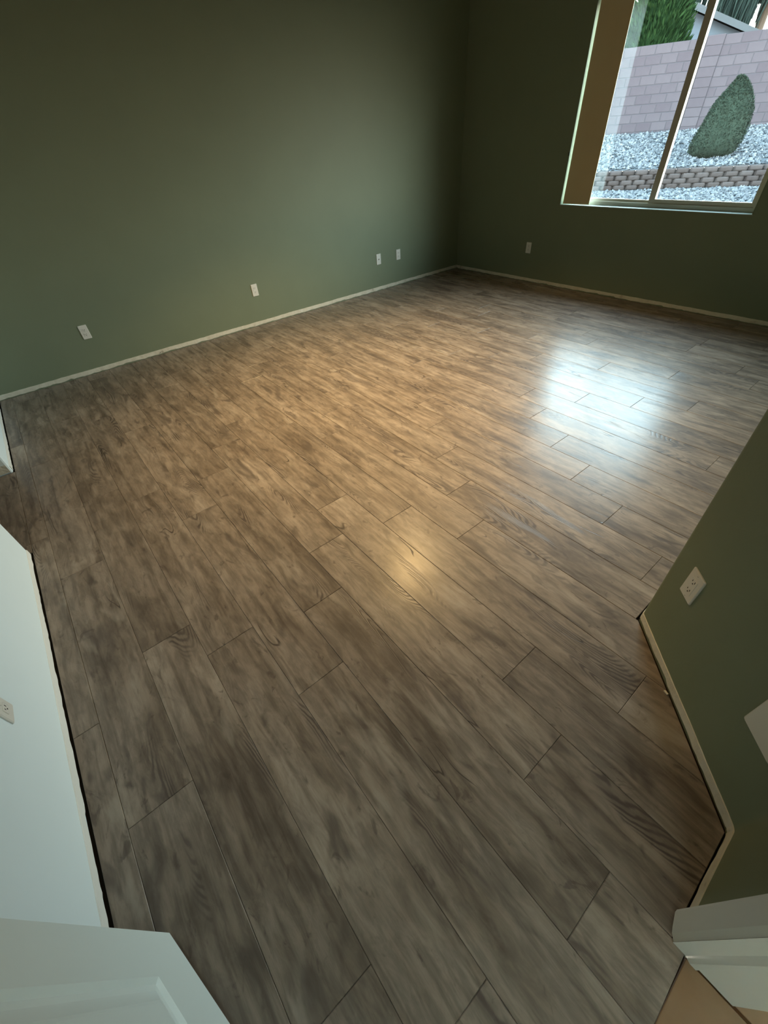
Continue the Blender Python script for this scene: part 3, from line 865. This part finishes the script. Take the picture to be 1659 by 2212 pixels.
tr_ = empty('evergreen_tree', yd(0.75, CW + 2.5, 0.9), TH)
tag(tr_, 'dense green evergreen tree rising behind the block wall', 'tree')
tp = [(0.3, -1.3, 1.25), (1.5, -1.28, 1.18), (2.3, -1.0, 0.98), (2.7, -0.82, 0.95), (3.15, -0.62, 0.82), (3.6, -0.45, 0.62), (4.2, -0.28, 0.40), (4.8, -0.08, 0.1)]
body_mesh('branch_mass', tp, LEAF_T, tr_, shrink=0.80)
P, N = rot_body(tp, 13000, jitter=0.22, lumps=0.05)
leaf_cloud('foliage', P, N, 0.20, LEAF_T, tr_, aspect=4.0, spread=0.35, up=1.3)
bm = bmesh.new(); cyl(bm, (0, 0, -0.1), (0, 0, 2.5), 0.13, 0.06, 10); bm_obj('trunk', bm, BARK, tr_)

# neighbour's house: gable end with raked eaves
CH = CW + 6
ho = empty('neighbour_house', yd(0.8, CH, 0.9), TH)
tag(ho, 'pale neighbouring house with a low gable roof beyond the block wall', 'house')
pk, sl, hw, dp = 3.74, 0.385, 4.6, 6.5
ev = pk - sl * hw
V = [(-hw, 0, 0), (hw, 0, 0), (hw, 0, ev - 0.1), (0, 0, pk - 0.1), (-hw, 0, ev - 0.1)]
V += [(x, dp, z) for x, _, z in V]
mesh_obj('wall', V, [(0, 1, 2, 3, 4), (9, 8, 7, 6, 5), (0, 1, 6, 5), (1, 2, 7, 6), (0, 4, 9, 5)], STUCCO, ho)
for sg in (1, -1):
    ex = hw + 0.35; ez = pk - sl * ex
    pts = [(0, pk), (sg * ex, ez), (sg * ex, ez + 0.05), (0, pk + 0.05)]
    V = [(x, y, z) for y in (-0.35, dp + 0.3) for x, z in pts]
    mesh_obj('roof_slope', V, [(0, 1, 2, 3), (7, 6, 5, 4), (0, 1, 5, 4), (1, 2, 6, 5), (2, 3, 7, 6), (3, 0, 4, 7)], ROOF, ho)
    pts = [(0, pk - 0.11), (sg * ex, ez - 0.11), (sg * ex, ez + 0.055), (0, pk + 0.055)]
    V = [(x, y, z) for y in (-0.38, -0.352) for x, z in pts]
    mesh_obj('fascia_board', V, [(0, 1, 2, 3), (7, 6, 5, 4), (0, 1, 5, 4), (1, 2, 6, 5), (2, 3, 7, 6), (3, 0, 4, 7)], ROOF, ho)

# drooping tree beyond the house
dr = empty('drooping_tree', yd(5.6, 34, 0.9), TH)
tag(dr, 'tall dark tree with drooping branches beyond the roof, top right', 'tree')
bm = bmesh.new(); cyl(bm, (0, 0, 0), (0.1, 0, 4.0), 0.25, 0.18, 10); cyl(bm, (0.1, 0, 4.0), (-0.6, 0, 6.6), 0.16, 0.08, 8); cyl(bm, (0.1, 0, 4.0), (0.9, 0.3, 6.4), 0.14, 0.07, 8)
bm_obj('trunk', bm, BARK, dr)
V, Fc = [], []
for i in range(1500):
    x = random.gauss(-1.0, 0.75) if random.random() < 0.7 else random.uniform(-2.2, 1.8)
    y = random.uniform(-1.2, 1.2); zt_ = random.uniform(5.0, 7.2)
    ln = random.uniform(0.8, 2.0) + (0.9 if x < -0.4 else 0)
    zt_ = max(zt_, 3.2 + ln * 0.8); w_ = random.uniform(0.02, 0.05); sw = random.uniform(-0.35, 0.05)
    b = len(V)
    for t, ww in ((0, 0.5), (0.35, 1.0), (0.7, 0.9), (1.0, 0.1)):
        px, pz = x + sw * t * t, zt_ - ln * t
        V += [(px - w_ * ww, y, pz), (px + w_ * ww, y + 0.02, pz)]
    Fc += [(b, b + 1, b + 3, b + 2), (b + 2, b + 3, b + 5, b + 4), (b + 4, b + 5, b + 7, b + 6)]
mesh_obj('foliage', V, Fc, LEAF_W, dr)['kind'] = 'stuff'
